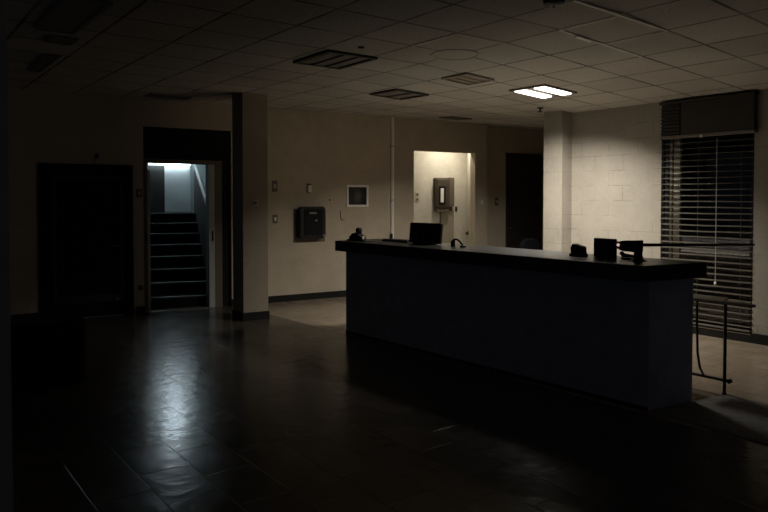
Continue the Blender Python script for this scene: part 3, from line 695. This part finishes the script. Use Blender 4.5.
def vent(label, x, y, w, d, n=2, along='y', bm_='ventgrey', fm='ventdark', fr=0.035):
    t = on_ceiling('ceiling_vent', label, 'vent', x, y)
    f = MB()
    f.box(-w / 2, w / 2, -d / 2, -d / 2 + fr, -0.022, 0); f.box(-w / 2, w / 2, d / 2 - fr, d / 2, -0.022, 0)
    f.box(-w / 2, -w / 2 + fr, -d / 2 + fr, d / 2 - fr, -0.022, 0); f.box(w / 2 - fr, w / 2, -d / 2 + fr, d / 2 - fr, -0.022, 0)
    f.build('frame', M[fm], t)
    MB().box(-w / 2 + fr, w / 2 - fr, -d / 2 + fr, d / 2 - fr, -0.005, -0.001).build('backing', M[fm], t)
    s = MB(); span = (w if along == 'y' else d) - 2 * fr; st_ = span / n
    for k in range(n):
        p0 = -span / 2 + st_ * k + st_ * 0.16; p1 = p0 + st_ * 0.66
        if along == 'y': s.box(p0, p1, -d / 2 + fr, d / 2 - fr, -0.016, -0.006, 0.003)
        else: s.box(-w / 2 + fr, w / 2 - fr, p0, p1, -0.016, -0.006, 0.003)
    s.build('blades', M[bm_], t)
    return t
vent('largest dark-framed ceiling vent with three pale blades, farthest from the lit light', 3.655, 5.63, 0.56, 0.66, 3)
vent('dark-framed ceiling vent with two pale blades in front of the white wall pipe', 5.365, 6.78, 0.52, 0.56, 2)
vent('faint brownish ceiling vent just left of the lit ceiling light', 5.25, 5.42, 0.42, 0.40, 3, 'x', 'stain', 'stain', 0.02)
vent('dark ceiling vent close to the back wall above the bright niche', 7.62, 8.15, 0.40, 0.34, 2, 'x', 'ventdark', 'ventgrey')
vent('long dark ceiling slot above the stair doorway beside the left pillar', 3.2, 9.0, 0.55, 0.20, 2, 'x', 'ventmid', 'ventmid')
vent('narrow dark ceiling slot in the far upper left of the ceiling', 1.41, 7.55, 0.13, 0.95, 1, 'y', 'ventmid', 'ventmid', 0.02)
vent('small dark ceiling grille between the unlit panel and the long slot at upper left', 1.33, 6.33, 0.22, 0.24, 2, 'x', 'ventmid', 'ventmid', 0.02)
t = on_ceiling('ceiling_panel_light', 'unlit narrow light panel in the dark upper left of the ceiling', 'light', 1.22, 5.48)
f = MB(); f.box(-0.15, 0.15, -0.55, -0.52, -0.02, 0); f.box(-0.15, 0.15, 0.52, 0.55, -0.02, 0); f.box(-0.15, -0.12, -0.52, 0.52, -0.02, 0); f.box(0.12, 0.15, -0.52, 0.52, -0.02, 0)
f.build('frame', M['ventmid'], t)
MB().box(-0.12, 0.12, -0.52, 0.52, -0.012, -0.002).build('diffuser', M['ventmid'], t)
t = on_ceiling('ceiling_speaker', 'round grey speaker grille in the ceiling between vent and pale grid bars', 'speaker', 4.44, 4.76)
MB().lathe([(0.0, 0.0), (0.235, 0.0), (0.225, -0.012), (0.205, -0.012), (0.2, -0.006), (0.0, -0.009)], seg=40).build('grille', M['spkr'], t, True)
t = on_ceiling('smoke_detector', 'round black smoke detector at the top edge of the ceiling', 'smoke detector', 3.77, 3.05)
MB().lathe([(0.0, 0.0), (0.075, 0.0), (0.07, -0.03), (0.045, -0.045), (0.0, -0.048)], seg=28).build('body', M['black'], t, True)
MB().lathe([(0.0, -0.045), (0.012, -0.046), (0.010, -0.054), (0.0, -0.055)], seg=12).build('button', M['darkframe'], t)
t = on_ceiling('sprinkler', 'small dark sprinkler head hanging from the ceiling left of the right pillar', 'sprinkler', 7.15, 6.0)
MB().lathe([(0.0, 0.0), (0.045, 0.0), (0.04, -0.010), (0.012, -0.014), (0.012, -0.05), (0.0, -0.052)], seg=18).build('body', M['black'], t)
MB().lathe([(0.0, -0.05), (0.034, -0.052), (0.034, -0.058), (0.0, -0.058)], seg=16).build('deflector', M['black'], t)
tag(MB().lathe([(0.0, 0.0), (0.03, 0.0), (0.024, -0.012), (0.0, -0.014)], seg=14).build('ceiling_sensor', M['black']), 'tiny dark dot sensor on the ceiling behind the large dark-framed vent', 'sensor')
bpy.data.objects['ceiling_sensor'].location = (3.556, 5.045, 2.95)
# pale grid bars that catch the light, and the bracket fixed to one of them
def bar(n, x0, x1, y0, y1):
    xm, ym = (x0 + x1) / 2, (y0 + y1) / 2
    g = MB(); h0, h1 = ceil_h(x0, y0), ceil_h(x1, y1)
    if y1 - y0 < 0.05: g.front_prism([(x0, h0 - 0.009), (x1, h1 - 0.009), (x1, h1 + 0.003), (x0, h0 + 0.003)], y0, y1)
    else: g.side_prism([(y0, h0 - 0.009), (y1, h1 - 0.009), (y1, h1 + 0.003), (y0, h0 + 0.003)], x0, x1)
    struct(g.build('trim_%d' % n, M['gridbar']))
gx = lambda k: 3.885 + 0.585 * k
gy = lambda k: 2.97 + 0.585 * k
hb = 0.007
bar(3, gx(1), gx(2) + 0.1, gy(1) - hb, gy(1) + hb)
bar(4, gx(2) + 0.1, gx(3), gy(1) - hb, gy(1) + hb)
bar(5, gx(0), gx(2), gy(0) - hb, gy(0) + hb)
bar(6, gx(1) - hb, gx(1) + hb, gy(0), gy(1))
bar(7, gx(2) - hb, gx(2) + hb, gy(0), gy(1))
bar(8, gx(0) - hb, gx(0) + hb, gy(2), gy(3))
bar(9, gx(0), gx(1), gy(2) - hb, gy(2) + hb)
t = on_ceiling('ceiling_bracket', 'small bright metal bracket clipped to a pale ceiling grid bar', 'bracket', 4.78, 3.555)
MB().box(-0.10, 0.10, -0.022, 0.022, -0.022, -0.003, 0.004).build('clip', M['white'], t)

# ------------------------------------------------------------------ light, world, camera
def area(name, loc, rot, sx, sy, power, col, spread):
    ld = bpy.data.lights.new(name, 'AREA'); ld.shape = 'RECTANGLE'; ld.size = sx; ld.size_y = sy; ld.energy = power; ld.color = col; ld.spread = R(spread)
    o = bpy.data.objects.new(name, ld); COL.objects.link(o); o.location = loc; o.rotation_euler = rot
    return o
# the ceiling fixture throws its light downwards (louvred), the niche lamp the same
area('counter_lamp', (6.29, 5.24, ceil_h(6.29, 5.24) - 0.10), (R(9), R(-6), 0), 0.5, 0.36, 88, (1.0, 0.945, 0.83), 136)
p = W(7.75, -0.42, 2.88)
area('niche_lamp', p, (0, 0, BWROT), 0.12, 0.12, 14, (1.0, 0.94, 0.84), 170)

wd = bpy.data.worlds.new('night'); scene.world = wd; wd.use_nodes = True
bg = wd.node_tree.nodes['Background']; bg.inputs['Color'].default_value = (0.58, 0.70, 1.0, 1); bg.inputs['Strength'].default_value = 0.030

cd = bpy.data.cameras.new('camera'); cam = bpy.data.objects.new('camera', cd); COL.objects.link(cam)
cam.location = (0, 0, 1.58); cam.rotation_euler = (R(90 - 1.5), 0, R(-37.1))
cd.sensor_fit = 'HORIZONTAL'; cd.sensor_width = 36; cd.lens = 36 * 680 / 768
cd.shift_y = -0.05103
cd.clip_start = 0.05; cd.clip_end = 200
scene.camera = cam
scene.view_settings.view_transform = 'Standard'; scene.view_settings.look = 'None'
scene.view_settings.gamma = 1.0; scene.view_settings.use_curve_mapping = False; scene.view_settings.exposure = 0.0
scene.cycles.use_denoising = True
scene.cycles.max_bounces = 8; scene.cycles.diffuse_bounces = 5
scene.cycles.sample_clamp_indirect = 4.0
